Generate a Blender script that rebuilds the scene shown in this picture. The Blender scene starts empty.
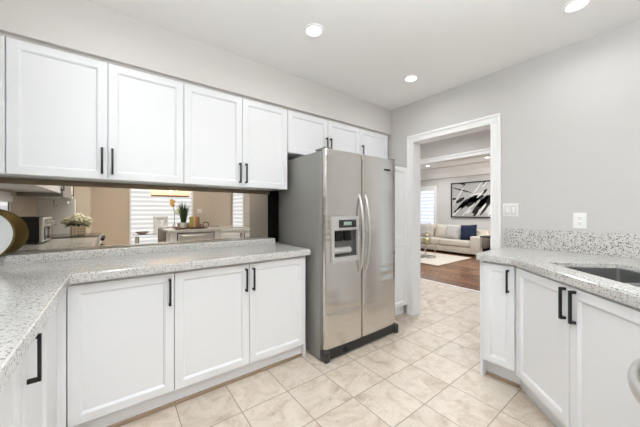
import bpy, bmesh, math, random
from mathutils import Vector
C = bpy.context.scene
COL = C.collection
PI = math.pi
# ------------------------------------------------------------------ camera, world, exposure
cam = bpy.data.cameras.new('camera')
cam_o = bpy.data.objects.new('camera', cam); COL.objects.link(cam_o)
cam_o.location = (0, 0, 1.23)
cam_o.rotation_euler = (PI/2, 0, math.radians(52.95 - 90))
cam.sensor_width = 36.0
cam.lens = 268.7/640*36.0
cam.shift_y = -2.2/640
cam.clip_start = 0.02
C.camera = cam_o
w = bpy.data.worlds.new('daylight'); C.world = w; w.use_nodes = True
w.node_tree.nodes['Background'].inputs[0].default_value = (0.85, 0.92, 1.0, 1)
w.node_tree.nodes['Background'].inputs[1].default_value = 1.0
vs = C.view_settings
vs.view_transform = 'Standard'; vs.look = 'None'; vs.gamma = 1.0; vs.use_curve_mapping = False
vs.exposure = 0.06
C.cycles.max_bounces = 12; C.cycles.diffuse_bounces = 8; C.cycles.glossy_bounces = 6
C.cycles.transmission_bounces = 6
C.cycles.use_denoising = True
C.cycles.sample_clamp_indirect = 6.0
CAN_W, BLIND_E, LED_COL = 2.65, 1.12, (.97, 0.985, 1.0)
# added unseen fill lamp behind the camera, aimed up at the ceiling
bl = bpy.data.lights.new('fill_lamp', 'AREA'); bl.shape = 'DISK'; bl.size = 1.5; bl.energy = 88; bl.color = (.86, .945, 1.0)
blo = bpy.data.objects.new('fill_lamp', bl); COL.objects.link(blo); blo.location = (.3, -.4, 1.95); blo.rotation_euler = (PI, 0, 0)

# ------------------------------------------------------------------ materials
def mat(name, col=(.8, .8, .8), rough=.5, metal=0.0, emit=None, estr=1.0, trans=0.0, ior=1.45, spec=None, coat=0.0):
    m = bpy.data.materials.new(name); m.use_nodes = True
    b = m.node_tree.nodes['Principled BSDF']
    b.inputs['Base Color'].default_value = (*col, 1)
    b.inputs['Roughness'].default_value = rough
    b.inputs['Metallic'].default_value = metal
    b.inputs['IOR'].default_value = ior
    b.inputs['Transmission Weight'].default_value = trans
    b.inputs['Coat Weight'].default_value = coat
    if spec is not None: b.inputs['Specular IOR Level'].default_value = spec
    if emit:
        b.inputs['Emission Color'].default_value = (*emit, 1); b.inputs['Emission Strength'].default_value = estr
    return m
class NT:
    def __init__(s, m): s.m = m; s.t = m.node_tree; s.b = s.t.nodes['Principled BSDF']
    def n(s, typ, ins=None, **kw):
        nd = s.t.nodes.new(typ)
        for k, v in kw.items(): setattr(nd, k, v)
        for k, v in (ins or {}).items(): s.put(nd.inputs[k], v)
        return nd
    def put(s, sock, v):
        if hasattr(v, 'is_output') or isinstance(v, bpy.types.NodeSocket): s.t.links.new(v, sock)
        else: sock.default_value = v
    def math(s, op, a, b=0.0, c=0.0):
        nd = s.t.nodes.new('ShaderNodeMath'); nd.operation = op
        s.put(nd.inputs[0], a); s.put(nd.inputs[1], b); s.put(nd.inputs[2], c); return nd.outputs[0]
    def ramp(s, fac, stops, interp='LINEAR'):
        nd = s.t.nodes.new('ShaderNodeValToRGB'); nd.color_ramp.interpolation = interp
        e = nd.color_ramp.elements
        while len(e) < len(stops): e.new(0.5)
        for i, (p, c) in enumerate(stops): e[i].position = p; e[i].color = (*c, 1) if len(c) == 3 else c
        s.put(nd.inputs[0], fac); return nd.outputs[0]
    def mix(s, fac, a, b, blend='MIX'):
        nd = s.t.nodes.new('ShaderNodeMix'); nd.data_type = 'RGBA'; nd.blend_type = blend
        s.put(nd.inputs[0], fac); s.put(nd.inputs[6], a if not isinstance(a, tuple) else (*a, 1)); s.put(nd.inputs[7], b if not isinstance(b, tuple) else (*b, 1))
        return nd.outputs[2]
    def coord(s, which='Object'): return s.n('ShaderNodeTexCoord').outputs[which]
    def pos(s): return s.n('ShaderNodeNewGeometry').outputs['Position']
    def sep(s, v): return s.n('ShaderNodeSeparateXYZ', {0: v}).outputs
    def bump(s, h, strength=.2, dist=.01):
        nd = s.n('ShaderNodeBump', {'Height': h, 'Strength': strength, 'Distance': dist}); s.put(s.b.inputs['Normal'], nd.outputs[0])
    def base(s, c): s.put(s.b.inputs['Base Color'], c)

M = {}
def painted(name, col, rough=.55):
    m = mat(name, col, rough); t = NT(m)
    n = t.n('ShaderNodeTexNoise', {'Vector': t.pos(), 'Scale': 180.0, 'Detail': 2.0})
    t.bump(n.outputs[0], .03, .002); M[name] = m; return m
painted('wall_paint', (.58, .567, .55)); painted('warm_lit_paint', (.62, .535, .44)); painted('ceiling_paint', (.89, .88, .865), .7)  # dining and stove walls: warm lamp light put into the wall colour
painted('soffit_paint', (.655, .63, .605)); painted('living_paint', (.66, .65, .63))
M['toe_shade'] = mat('toe_shade', (.33, .24, .17), .5)  # brown of the shaded floor under the cabinets, put into the colour
M['handle_steel'] = mat('handle_steel', (.74, .73, .71), .36, 1.0)
M['dispenser'] = mat('dispenser_grey', (.56, .555, .54), .35, .35)
M['recess'] = mat('recess_grey', (.16, .155, .145), .45)
M['dw_steel'] = mat('dishwasher_steel', (.66, .66, .66), .55, .6)
M['switch_grey'] = mat('switch_grey', (.38, .38, .38), .4)
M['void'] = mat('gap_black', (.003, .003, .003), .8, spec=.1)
M['bulb'] = mat('bulb', (1, 1, 1), .5, emit=(1, .86, .66), estr=4.0)
M['channel'] = mat('bronze_channel', (.20, .15, .10), .4, .5)
M['trim'] = mat('trim', (.89, .89, .89), .35)
M['white'] = mat('cabinet_white', (.84, .85, .87), .33)
M['white_in'] = mat('cabinet_inside', (.72, .72, .72), .5)
M['black'] = mat('black_metal', (.012, .012, .014), .38)
M['rubber'] = mat('rubber_black', (.012, .012, .012), .6)
M['plastic_white'] = mat('plastic_white', (.85, .85, .84), .3)
M['chrome'] = mat('chrome', (.72, .72, .72), .12, 1.0)
M['gold'] = mat('gold', (.42, .32, .14), .3, 1.0)
M['gold_dark'] = mat('gold_dark', (.22, .165, .07), .4, .8)
M['ceramic'] = mat('ceramic', (.80, .84, .83), .15)
M['mirror'] = mat('bronze_mirror', (.74, .675, .595), .0, 1.0)
M['glass'] = mat('glass', (1, 1, 1), .0, 0, trans=1.0, ior=1.3)
M['black_glass'] = mat('black_glass', (.02, .02, .02), .04, spec=.8)
M['dark_plastic'] = mat('dark_plastic', (.012, .012, .012), .5, spec=.3)
M['grille'] = mat('grille_grey', (.045, .043, .039), .45)
M['led'] = mat('led', (1, 1, 1), .5, emit=(1, .97, .92), estr=9.0)
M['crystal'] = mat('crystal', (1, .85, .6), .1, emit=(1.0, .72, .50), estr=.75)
M['copper'] = mat('copper', (.65, .32, .16), .3, 1.0)
M['lcd'] = mat('lcd', (.22, .30, .25), .3, emit=(.45, .6, .5), estr=.15)
M['pot'] = mat('pot_white', (.75, .74, .70), .4)
M['leaf'] = mat('leaf_green', (.05, .09, .025), .5)
M['grass'] = mat('grass_green', (.045, .085, .03), .5)
M['petal'] = mat('petal', (.70, .67, .50), .6)
M['orange_petal'] = mat('orange_petal', (.62, .36, .12), .6)
M['tray'] = mat('tray_wood', (.10, .06, .04), .4)
M['brown'] = mat('brown_clay', (.22, .13, .09), .5)
M['paper'] = mat('paper', (.75, .72, .65), .8)
M['book_olive'] = mat('book_olive', (.42, .36, .06), .5); M['book_orange'] = mat('book_orange', (.62, .20, .07), .5)
M['book_grey'] = mat('book_grey', (.22, .19, .17), .5); M['book_cream'] = mat('book_cream', (.6, .5, .3), .5)
M['canvas'] = mat('canvas_grey', (.42, .42, .41), .7)
M['ink'] = mat('ink', (.012, .012, .013), .6); M['paint_white'] = mat('paint_white', (.75, .75, .74), .6)
M['navy'] = mat('navy_fabric', (.008, .017, .045), .85)
M['candle'] = mat('candle', (.75, .68, .35), .5)
M['steel_dark'] = mat('steel_sink', (.42, .42, .415), .36, 1.0)
M['hood'] = mat('hood_steel', (.30, .29, .27), .35, .7)

def fabric(name, c1, c2, scale=220.0, bump=.25):
    m = mat(name, c1, .9); t = NT(m)
    n = t.n('ShaderNodeTexNoise', {'Vector': t.coord(), 'Scale': scale, 'Detail': 3.0})
    t.base(t.mix(n.outputs[0], c1, c2)); t.bump(n.outputs[0], bump, .003); M[name] = m
fabric('sofa_fabric', (.66, .61, .53), (.60, .55, .48))
fabric('chair_fabric', (.30, .26, .23), (.20, .17, .15))
def stripes(name):
    m = mat(name, (.5, .48, .46), .9); t = NT(m)
    wv = t.n('ShaderNodeTexWave', {'Vector': t.coord(), 'Scale': 9.0, 'Distortion': 6.0, 'Detail': 3.0, 'Detail Scale': 2.0}, bands_direction='Z')
    t.base(t.ramp(wv.outputs[1], [(.25, (.36, .34, .33)), (.6, (.66, .63, .60))])); M[name] = m
stripes('patterned_fabric')

def granite(name, k1, k2, sc2, amt):
    m = mat(name, (.7, .68, .65), .13, spec=.5); t = NT(m); p = t.pos()
    n1 = t.n('ShaderNodeTexNoise', {'Vector': p, 'Scale': 120.0, 'Detail': 4.0, 'Roughness': .65})
    base = t.ramp(n1.outputs[0], [(.30, (.48, .46, .42)), (.45, (.585, .575, .55)), (.62, (.64, .635, .62)), (.8, (.69, .69, .68))])
    v = t.n('ShaderNodeTexVoronoi', {'Vector': p, 'Scale': 135.0, 'Randomness': 1.0})
    sel = t.sep(v.outputs['Color'])
    dist = v.outputs['Distance']
    sp = t.math('MULTIPLY', t.math('LESS_THAN', dist, .46), t.math('GREATER_THAN', sel[0], .72))
    base = t.mix(t.math('MULTIPLY', sp, k1), base, (.12, .11, .105))
    tan = t.math('MULTIPLY', t.math('LESS_THAN', dist, .5), t.math('LESS_THAN', sel[1], .17))
    base = t.mix(t.math('MULTIPLY', tan, amt), base, (.43, .34, .27))
    v2 = t.n('ShaderNodeTexVoronoi', {'Vector': p, 'Scale': sc2})
    sel2 = t.sep(v2.outputs['Color'])
    sp2 = t.math('MULTIPLY', t.math('LESS_THAN', v2.outputs['Distance'], .36), t.math('GREATER_THAN', sel2[2], .78))
    base = t.mix(t.math('MULTIPLY', sp2, k2), base, (.07, .066, .065))
    t.base(base); M[name] = m
granite('granite', .55, .62, 105.0, .4); granite('granite_bold', .8, .9, 80.0, .5)

def tiles():
    m = mat('floor_tile', (.7, .64, .57), .28); t = NT(m); p = t.pos(); s = t.sep(p)
    gx = t.math('DIVIDE', t.math('SUBTRACT', s[0], .929), .3175); gy = t.math('DIVIDE', t.math('SUBTRACT', s[1], .966), .3175)
    fx = t.math('FRACT', gx); fy = t.math('FRACT', gy)
    ex = t.math('MINIMUM', fx, t.math('SUBTRACT', 1.0, fx)); ey = t.math('MINIMUM', fy, t.math('SUBTRACT', 1.0, fy))
    g = t.math('LESS_THAN', t.math('MINIMUM', ex, ey), .0085)
    cell = t.n('ShaderNodeCombineXYZ', {0: t.math('FLOOR', gx), 1: t.math('FLOOR', gy)}).outputs[0]
    wn = t.n('ShaderNodeTexWhiteNoise', {'Vector': cell})
    off = t.n('ShaderNodeVectorMath', {0: wn.outputs['Color'], 1: (37.0, 23.0, 11.0)}, operation='MULTIPLY').outputs[0]
    q = t.n('ShaderNodeVectorMath', {0: p, 1: off}, operation='ADD').outputs[0]
    n1 = t.n('ShaderNodeTexNoise', {'Vector': q, 'Scale': 5.0, 'Detail': 6.0, 'Roughness': .6, 'Distortion': 1.6})
    c = t.ramp(n1.outputs[0], [(.28, (.42, .325, .245)), (.40, (.55, .46, .37)), (.54, (.635, .56, .475)), (.75, (.68, .61, .53))])
    n2 = t.n('ShaderNodeTexNoise', {'Vector': q, 'Scale': 9.0, 'Detail': 5.0, 'Distortion': 2.4})
    vein = t.math('LESS_THAN', t.math('ABSOLUTE', t.math('SUBTRACT', n2.outputs[0], .5)), .012)
    c = t.mix(t.math('MULTIPLY', vein, .4), c, (.42, .34, .27))
    tint = t.math('MULTIPLY_ADD', wn.outputs['Value'], .10, .95)
    c = t.mix(1.0, c, t.n('ShaderNodeCombineXYZ', {0: tint, 1: tint, 2: tint}).outputs[0], 'MULTIPLY')
    c = t.mix(g, c, (.30, .245, .19))
    t.base(c)
    t.put(t.b.inputs['Roughness'], t.math('MULTIPLY_ADD', g, .4, .44))
    t.bump(t.math('SUBTRACT', 1.0, g), .3, .002); M['tile'] = m
tiles()

def wood():
    m = mat('dark_wood_floor', (.2, .09, .04), .22); t = NT(m); p = t.pos(); s = t.sep(p)
    gx = t.math('DIVIDE', s[0], .083); row = t.math('FLOOR', gx)
    rn = t.n('ShaderNodeTexWhiteNoise', {'W': row}, noise_dimensions='1D')
    gy = t.math('MULTIPLY_ADD', rn.outputs['Value'], 1.7, t.math('DIVIDE', s[1], .9))
    cell = t.n('ShaderNodeCombineXYZ', {0: row, 1: t.math('FLOOR', gy)}).outputs[0]
    wn = t.n('ShaderNodeTexWhiteNoise', {'Vector': cell})
    q = t.n('ShaderNodeVectorMath', {0: p, 1: (26.0, 3.0, 1.0)}, operation='MULTIPLY').outputs[0]
    n1 = t.n('ShaderNodeTexNoise', {'Vector': q, 'Scale': 1.6, 'Detail': 5.0})
    f = t.math('MULTIPLY_ADD', wn.outputs['Value'], .55, t.math('MULTIPLY', n1.outputs[0], .45))
    c = t.ramp(f, [(.2, (.10, .042, .018)), (.5, (.20, .088, .038)), (.8, (.32, .155, .072))])
    fx = t.math('FRACT', gx)
    seam = t.math('LESS_THAN', t.math('MINIMUM', fx, t.math('SUBTRACT', 1.0, fx)), .02)
    t.base(t.mix(seam, c, (.04, .018, .01))); M['wood'] = m
wood()

def steel():
    m = mat('stainless', (.66, .635, .60), .2, 1.0); t = NT(m); p = t.pos()
    q = t.n('ShaderNodeVectorMath', {0: p, 1: (1.0, 1.0, 9.0)}, operation='MULTIPLY').outputs[0]
    n = t.n('ShaderNodeTexNoise', {'Vector': q, 'Scale': 1.5, 'Detail': 1.0})
    q2 = t.n('ShaderNodeVectorMath', {0: p, 1: (4.0, 4.0, 900.0)}, operation='MULTIPLY').outputs[0]
    n2 = t.n('ShaderNodeTexNoise', {'Vector': q2, 'Scale': 1.0, 'Detail': 2.0})
    t.put(t.b.inputs['Roughness'], t.math('MULTIPLY_ADD', n2.outputs[0], .12, .15))
    t.bump(n.outputs[0], .25, .028); M['steel'] = m
    m = mat('stainless_trim', (.62, .60, .57), .28, 1.0); M['steel_trim'] = m
    m = mat('fridge_side', (.255, .25, .235), .36, .15); M['fridge_side'] = m
steel()

def blind(name, e, period=.112):
    m = mat(name, (.35, .36, .38), .8); t = NT(m); z = t.sep(t.pos())[2]
    f = t.math('FRACT', t.math('DIVIDE', z, period))
    c = t.ramp(f, [(.0, (.53, .60, .70)), (.42, (.58, .65, .75)), (.52, (.90, .98, 1.10)), (.93, (.88, .97, 1.10)), (1.0, (.53, .60, .70))])
    t.put(t.b.inputs['Emission Color'], c); t.b.inputs['Emission Strength'].default_value = e; M[name] = m
blind('zebra_blind', BLIND_E); blind('zebra_blind_living', .9, .12)

# ------------------------------------------------------------------ mesh helpers
class G:
    """collects shapes in world coordinates; build() links them as ONE mesh object"""
    def __init__(s): s.v = []; s.f = []
    def add(s, vs_, fs):
        o = len(s.v); s.v += [tuple(v) for v in vs_]; s.f += [tuple(i + o for i in f) for f in fs]; return s
    def bm(s, b, tf=None):
        b.verts.index_update(); b.verts.ensure_lookup_table()
        s.add([tf(v.co) if tf else v.co[:] for v in b.verts], [[v.index for v in f.verts] for f in b.faces]); b.free(); return s
    def box(s, x0, x1, y0, y1, z0, z1, bev=0.0, seg=2, tf=None):
        b = bmesh.new()
        x0, x1 = min(x0, x1), max(x0, x1); y0, y1 = min(y0, y1), max(y0, y1); z0, z1 = min(z0, z1), max(z0, z1)
        P = [b.verts.new(p) for p in ((x0,y0,z0),(x1,y0,z0),(x1,y1,z0),(x0,y1,z0),(x0,y0,z1),(x1,y0,z1),(x1,y1,z1),(x0,y1,z1))]
        for f in ((3,2,1,0),(4,5,6,7),(0,1,5,4),(1,2,6,5),(2,3,7,6),(3,0,4,7)): b.faces.new([P[i] for i in f])
        if bev > 0: bmesh.ops.bevel(b, geom=b.edges[:], offset=bev, segments=seg, profile=.6, affect='EDGES', clamp_overlap=True)
        return s.bm(b, tf)
    def fbox(s, F, u0, u1, n0, n1, z0, z1, bev=0.0, seg=2):
        return s.box(u0, u1, -n1, -n0, z0, z1, bev, seg, tf=lambda c: F.p(c[0], -c[1], c[2]))
    def prism(s, pts, z0, z1, bev=0.0, tf=None):
        b = bmesh.new(); n = len(pts)
        lo = [b.verts.new((x, y, z0)) for x, y in pts]; hi = [b.verts.new((x, y, z1)) for x, y in pts]
        b.faces.new(lo[::-1]); b.faces.new(hi)
        for i in range(n): b.faces.new([lo[i], lo[(i+1) % n], hi[(i+1) % n], hi[i]])
        bmesh.ops.recalc_face_normals(b, faces=b.faces[:])
        if bev > 0: bmesh.ops.bevel(b, geom=[e for e in b.edges if e.calc_face_angle(0) > .6], offset=bev, segments=2, affect='EDGES', clamp_overlap=True)
        return s.bm(b, tf)
    def cyl(s, c, r, z0, z1, n=24, r2=None):
        r2 = r if r2 is None else r2
        return s.lathe(c, [(0, z0), (r, z0), (r2, z1), (0, z1)], n)
    def lathe(s, c, prof, n=24, tf=None):
        vs_ = []; fs = []
        rows = []
        for r, z in prof:
            if r < 1e-6: vs_.append((c[0], c[1], z)); rows.append([len(vs_)-1]*n)
            else:
                rows.append(list(range(len(vs_), len(vs_)+n)))
                vs_ += [(c[0]+r*math.cos(2*PI*i/n), c[1]+r*math.sin(2*PI*i/n), z) for i in range(n)]
        for a, b in zip(rows, rows[1:]):
            for i in range(n):
                j = (i+1) % n; q = [a[i], a[j], b[j], b[i]]
                q = [x for k, x in enumerate(q) if x not in q[:k]]
                if len(q) > 2: fs.append(q)
        if tf: vs_ = [tf(v) for v in vs_]
        return s.add(vs_, fs)
    def tube(s, pts, r, n=10, flat=1.0, up=(0, 0, 1), closed=False):
        pts = [Vector(p) for p in pts]; rings = []; vs_ = []; fs = []
        N = len(pts)
        for i, p in enumerate(pts):
            if closed: d = pts[(i+1) % N] - pts[i-1]
            else: d = pts[min(i+1, N-1)] - pts[max(i-1, 0)]
            d.normalize(); a = Vector(up)
            if abs(d.dot(a)) > .95: a = Vector((1, 0, 0)) if abs(d.x) < .9 else Vector((0, 1, 0))
            x = d.cross(a).normalized(); y = x.cross(d).normalized()
            rr = r[i] if isinstance(r, (list, tuple)) else r
            rings.append([len(vs_)+k for k in range(n)])
            vs_ += [p + x*rr*math.cos(2*PI*k/n) + y*rr*flat*math.sin(2*PI*k/n) for k in range(n)]
        for i in range(N if closed else N-1):
            a, b = rings[i], rings[(i+1) % N]
            for k in range(n): fs.append((a[k], a[(k+1) % n], b[(k+1) % n], b[k]))
        if not closed: fs.append(rings[0][::-1]); fs.append(rings[-1])
        return s.add(vs_, fs)
    def sphere(s, c, r, n=10, m=6, sc=(1, 1, 1)):
        prof = [(math.sin(PI*i/m), -math.cos(PI*i/m)) for i in range(m+1)]
        return s.lathe((0, 0), prof, n, tf=lambda v: (c[0]+v[0]*r*sc[0], c[1]+v[1]*r*sc[1], c[2]+v[2]*r*sc[2]))
    def pillow(s, c, U, V, w, h, t, n=10):
        U, V = Vector(U).normalized(), Vector(V).normalized(); Nn = U.cross(V); c = Vector(c); vs_ = []; fs = []
        for sgn in (1, -1):
            o = len(vs_)
            for i in range(n+1):
                for j in range(n+1):
                    a = 2*i/n-1; b = 2*j/n-1
                    pa = a*(1-.06*(1-b*b)*0-.05*(1-abs(b))); pb = b*(1-.05*(1-abs(a)))
                    th = t/2*((1-a**4)*(1-b**4))**.55
                    vs_.append(c+U*(pa*w/2)+V*(pb*h/2)+Nn*(sgn*th))
            for i in range(n):
                for j in range(n):
                    q = [o+i*(n+1)+j, o+(i+1)*(n+1)+j, o+(i+1)*(n+1)+j+1, o+i*(n+1)+j+1]
                    fs.append(q if sgn > 0 else q[::-1])
        return s.add(vs_, fs)
    def build(s, name, m, parent=None, origin=None, bevel=None):
        if parent is not None: o = Vector(parent['_w'])
        elif origin is not None: o = Vector(origin)
        else:
            o = Vector((sum(v[0] for v in s.v)/len(s.v), sum(v[1] for v in s.v)/len(s.v), min(v[2] for v in s.v)))
        me = bpy.data.meshes.new(name)
        me.from_pydata([Vector(v)-o for v in s.v], [], s.f)
        b = bmesh.new(); b.from_mesh(me); bmesh.ops.remove_doubles(b, verts=b.verts[:], dist=1e-6)
        bmesh.ops.recalc_face_normals(b, faces=b.faces[:]); b.to_mesh(me); b.free()
        me.polygons.foreach_set('use_smooth', [True]*len(me.polygons))
        me.set_sharp_from_angle(angle=math.radians(38))
        me.materials.append(M[m]); me.update()
        ob = bpy.data.objects.new(name, me); COL.objects.link(ob)
        if parent is not None: ob.parent = parent; ob['_w'] = list(o)
        else: ob.location = o; ob['_w'] = list(o)
        if bevel:
            md = ob.modifiers.new('edge', 'BEVEL'); md.width = bevel; md.segments = 2; md.limit_method = 'ANGLE'; md.angle_limit = math.radians(50)
        return ob
class Fr:
    """a vertical face frame: u along the face, n outwards, z up"""
    def __init__(s, o, N): s.o = o; s.N = N; s.U = (-N[1], N[0])
    def p(s, u, n, z): return (s.o[0]+s.U[0]*u+s.N[0]*n, s.o[1]+s.U[1]*u+s.N[1]*n, z)
def tag(o, label, cat, group=None):
    o['label'] = label; o['category'] = cat
    if group: o['group'] = group
    return o
def thing(name, label, cat, loc, group=None):
    o = bpy.data.objects.new(name, None); COL.objects.link(o); o.location = loc; o['_w'] = list(loc); o.empty_display_size = .1
    return tag(o, label, cat, group)
def struct(g, name, m, origin=(0, 0, 0), parent=None, bevel=None):
    o = g.build(name, m, parent, origin, bevel); 
    if parent is None: o['kind'] = 'structure'
    return o

# ------------------------------------------------------------------ the shell
XB, YA, ZC, XD = 2.79, 2.54, 2.518, -.87        # door wall, cabinet wall, ceiling height, stove wall
struct(G().box(-2.7, 4.42, -3.3, 3.7, -.08, 0), 'floor', 'tile')
struct(G().box(4.42, 8.6, .4, 6.6, -.08, 0), 'floor_living', 'wood')
struct(G().box(4.40, 4.44, .4, 3.6, 0, .006, .002), 'trim_threshold', 'trim')
struct(G().box(-2.7, 2.91, -3.3, 2.7, ZC, ZC+.08), 'ceiling', 'ceiling_paint')
struct(G().box(2.91, 4.42, -1.3, 3.7, ZC, ZC+.08), 'ceiling_hall', 'ceiling_paint')
struct(G().box(4.42, 8.6, .4, 6.6, 2.60, 2.68), 'ceiling_living', 'trim')
g = G().box(XD, XB, 2.18, YA, 2.205, ZC).box(XD, XB, 2.215, YA, 2.19, 2.205)
struct(g, 'wall_soffit', 'soffit_paint')
struct(G().box(XD-.12, XB+.12, YA, YA+.12, 0, ZC), 'wall_cabinet_side', 'wall_paint')
g = G().box(XB, XB+.12, -3.1, 1.025, 0, ZC).box(XB, XB+.12, 1.876, YA, 0, ZC).box(XB, XB+.12, 1.025, 1.876, 2.056, ZC)
struct(g, 'wall_doorway', 'wall_paint')
struct(G().box(XD-.12, XD, -.2, YA, 0, ZC), 'wall_stove_side', 'warm_lit_paint')
struct(G().box(XD-.12, -.485, -.30, -.2, 0, 1.405), 'wall_stub', 'trim')
struct(G().box(-.45, XB+.12, -3.22, -3.1, 0, ZC).box(-.47, -.45, -3.22, -2.5, 0, ZC).box(-2.7, -.47, -2.62, -2.5, 0, ZC), 'wall_dining', 'warm_lit_paint')
struct(G().box(-2.7, -2.58, -2.5, -.2, 0, ZC).box(-2.58, XD-.12, -.32, -.2, 0, ZC), 'wall_dining_end', 'wall_paint')
# cased doorway
d1 = G()
for x0, x1 in ((XB-.018, XB), (XB+.12, XB+.138)):
    for a, b in ((.958, 1.040), (1.861, 1.940)): d1.box(x0, x1, a, b, 0, 2.0399, .003)
    d1.box(x0, x1, .958, 1.940, 2.040, 2.121, .003)
# raised backband and inner bead of the casing
for a, b in ((.957, .982), (1.916, 1.941)): d1.box(XB-.028, XB-.017, a, b, 0, 2.0969, .004)
d1.box(XB-.028, XB-.017, .957, 1.941, 2.097, 2.122, .004)
for a, b in ((1.029, 1.039), (1.862, 1.872)): d1.box(XB-.023, XB-.017, a, b, 0, 2.0409, .003)
d1.box(XB-.023, XB-.017, 1.029, 1.872, 2.041, 2.051, .003)
d1.box(XB, XB+.12, 1.025, 1.040, 0, 2.056).box(XB, XB+.12, 1.861, 1.876, 0, 2.056).box(XB, XB+.12, 1.025, 1.876, 2.040, 2.056)
struct(d1, 'door_1', 'trim')
# hall and living room beyond the doorway
struct(G().box(4.42, 4.56, .4, 3.7, 2.125, 2.68).box(4.42, 4.56, 3.45, 3.7, 0, 2.13).box(4.42, 4.56, .4, .75, 0, 2.13), 'wall_hall_end', 'soffit_paint')
struct(G().box(4.39, 4.59, .6, 3.6, 2.085, 2.135, .004).box(4.375, 4.42, .5, 3.65, 2.135, 2.165, .006).box(4.56, 4.6, .5, 3.65, 2.135, 2.165, .006), 'trim_header', 'trim')
struct(G().box(2.91, 4.42, 3.58, 3.7, 0, ZC).box(2.91, 4.42, -1.3, -1.18, 0, ZC), 'wall_hall', 'living_paint')
struct(G().box(8.40, 8.52, .4, 6.6, 0, 2.68), 'wall_living', 'living_paint')
struct(G().box(4.42, 8.52, 6.5, 6.62, 0, 2.68).box(4.42, 8.52, .28, .4, 0, 2.68).box(4.42, 4.56, 3.7, 6.5, 0, 2.68), 'wall_living_side', 'living_paint')
cr = G().prism([(8.40, 2.30), (8.40, 2.68), (8.0, 2.68), (8.0, 2.56), (8.06, 2.53), (8.12, 2.46), (8.2, 2.44), (8.24, 2.38), (8.32, 2.34), (8.34, 2.30)], .4, 6.5, tf=lambda c: (c[0], c[2], c[1]))
struct(cr, 'trim_crown', 'trim')
struct(G().box(8.38, 8.40, .4, 6.5, 0, .12, .004), 'baseboard_living', 'trim')

# ------------------------------------------------------------------ windows and blinds
def window(idx, F, w_, z0, z1, mtl, label, fw=.035):
    g = G()
    g.fbox(F, -fw, 0, 0, .022, z0-fw, z1+fw, .004).fbox(F, w_, w_+fw, 0, .022, z0-fw, z1+fw, .004)
    g.fbox(F, 0, w_, 0, .022, z1, z1+fw, .004).fbox(F, -fw-.01, w_+fw+.01, 0, .035, z0-fw, z0, .004)
    struct(g, 'window_%d' % idx, 'trim')
    c = F.p(w_/2, .012, z0)
    t = thing('window_blind', label, 'blind', c)
    G().fbox(F, .003, w_-.003, .004, .010, z0+.02, z1-.06).build('blind_fabric', mtl, t)
    G().fbox(F, .003, w_-.003, .002, .045, z1-.065, z1-.002, .008).build('headrail', 'trim', t)
    G().fbox(F, .003, w_-.003, .002, .016, z0+.002, z0+.022, .003).build('bottom_bar', 'trim', t)
window(1, Fr((1.65, -3.1), (0, 1)), 1.38, .12, 2.12, 'zebra_blind', 'wide daylit zebra blind behind the dining table, reflected in the mirror')
window(2, Fr((XB, -2.22), (-1, 0)), .80, .60, 2.12, 'zebra_blind', 'narrow daylit zebra blind at the mirror end beside the refrigerator')
window(3, Fr((XD, 1.03), (1, 0)), .55, .99, 1.385, 'zebra_blind', 'small daylit zebra blind above the counter, reflected beside the round plate', .03)
window(4, Fr((-2.58, -2.3), (1, 0)), 1.7, .12, 2.2, 'zebra_blind', 'tall unseen glowing zebra blind added for light at the far side of the dining area')  # unseen window, made up to bring daylight in from the side
window(5, Fr((8.40, 6.0), (-1, 0)), 1.16, .76, 1.99, 'zebra_blind_living', 'bright zebra blind on the living room window beside the painting', .09)

# ------------------------------------------------------------------ recessed lights
def can(x, y, z, label, power=CAN_W, r=.050, grp=None):
    t = thing('recessed_light', label, 'ceiling light', (x, y, z), grp)
    prof = [(r+.001, -.002), (r+.004, -.008), (r+.020, -.006), (r+.022, 0), (r, 0)]
    G().lathe((x, y), [(a, z+b) for a, b in prof], 32).build('trim_ring', 'trim', t)
    G().lathe((x, y), [(0, z-.003), (r, z-.003), (r, z-.001), (0, z-.001)], 32).build('lens', 'led', t)
    l = bpy.data.lights.new('can_lamp', 'AREA'); l.shape = 'DISK'; l.size = r*2; l.energy = power; l.color = LED_COL; l.spread = math.radians(165)
    lo = bpy.data.objects.new('can_lamp', l); COL.objects.link(lo); lo.parent = t; lo.location = (0, 0, -.012)
can(1.118, 1.552, ZC, 'round recessed ceiling light nearest the upper cabinets, above the counter end')
can(2.27, 1.546, ZC, 'small round recessed ceiling light in front of the refrigerator and doorway')
can(2.283, .372, ZC, 'round recessed ceiling light above the sink, cut by the top of the photo')
can(1.118, .372, ZC, 'round recessed ceiling light overhead in the middle of the kitchen')
can(0.0, 1.552, ZC, 'round recessed ceiling light over the long counter corner')
can(0.0, .372, ZC, 'round recessed ceiling light overhead near the stove')
can(1.6, -2.6, ZC, 'round recessed ceiling light by the dining room window')
can(0.1, -2.2, ZC, 'round recessed ceiling light by the dining room corner')
can(7.49, 2.88, 2.60, 'recessed ceiling light in the living room seen under the header', 15)
can(7.45, 4.5, 2.60, 'recessed ceiling light in the living room above the side table', 15)
can(6.0, 2.9, 2.60, 'recessed ceiling light in the living room behind the doorway wall', 45)
can(3.45, 2.1, ZC, 'recessed ceiling light in the tiled hall', 15)

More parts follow.
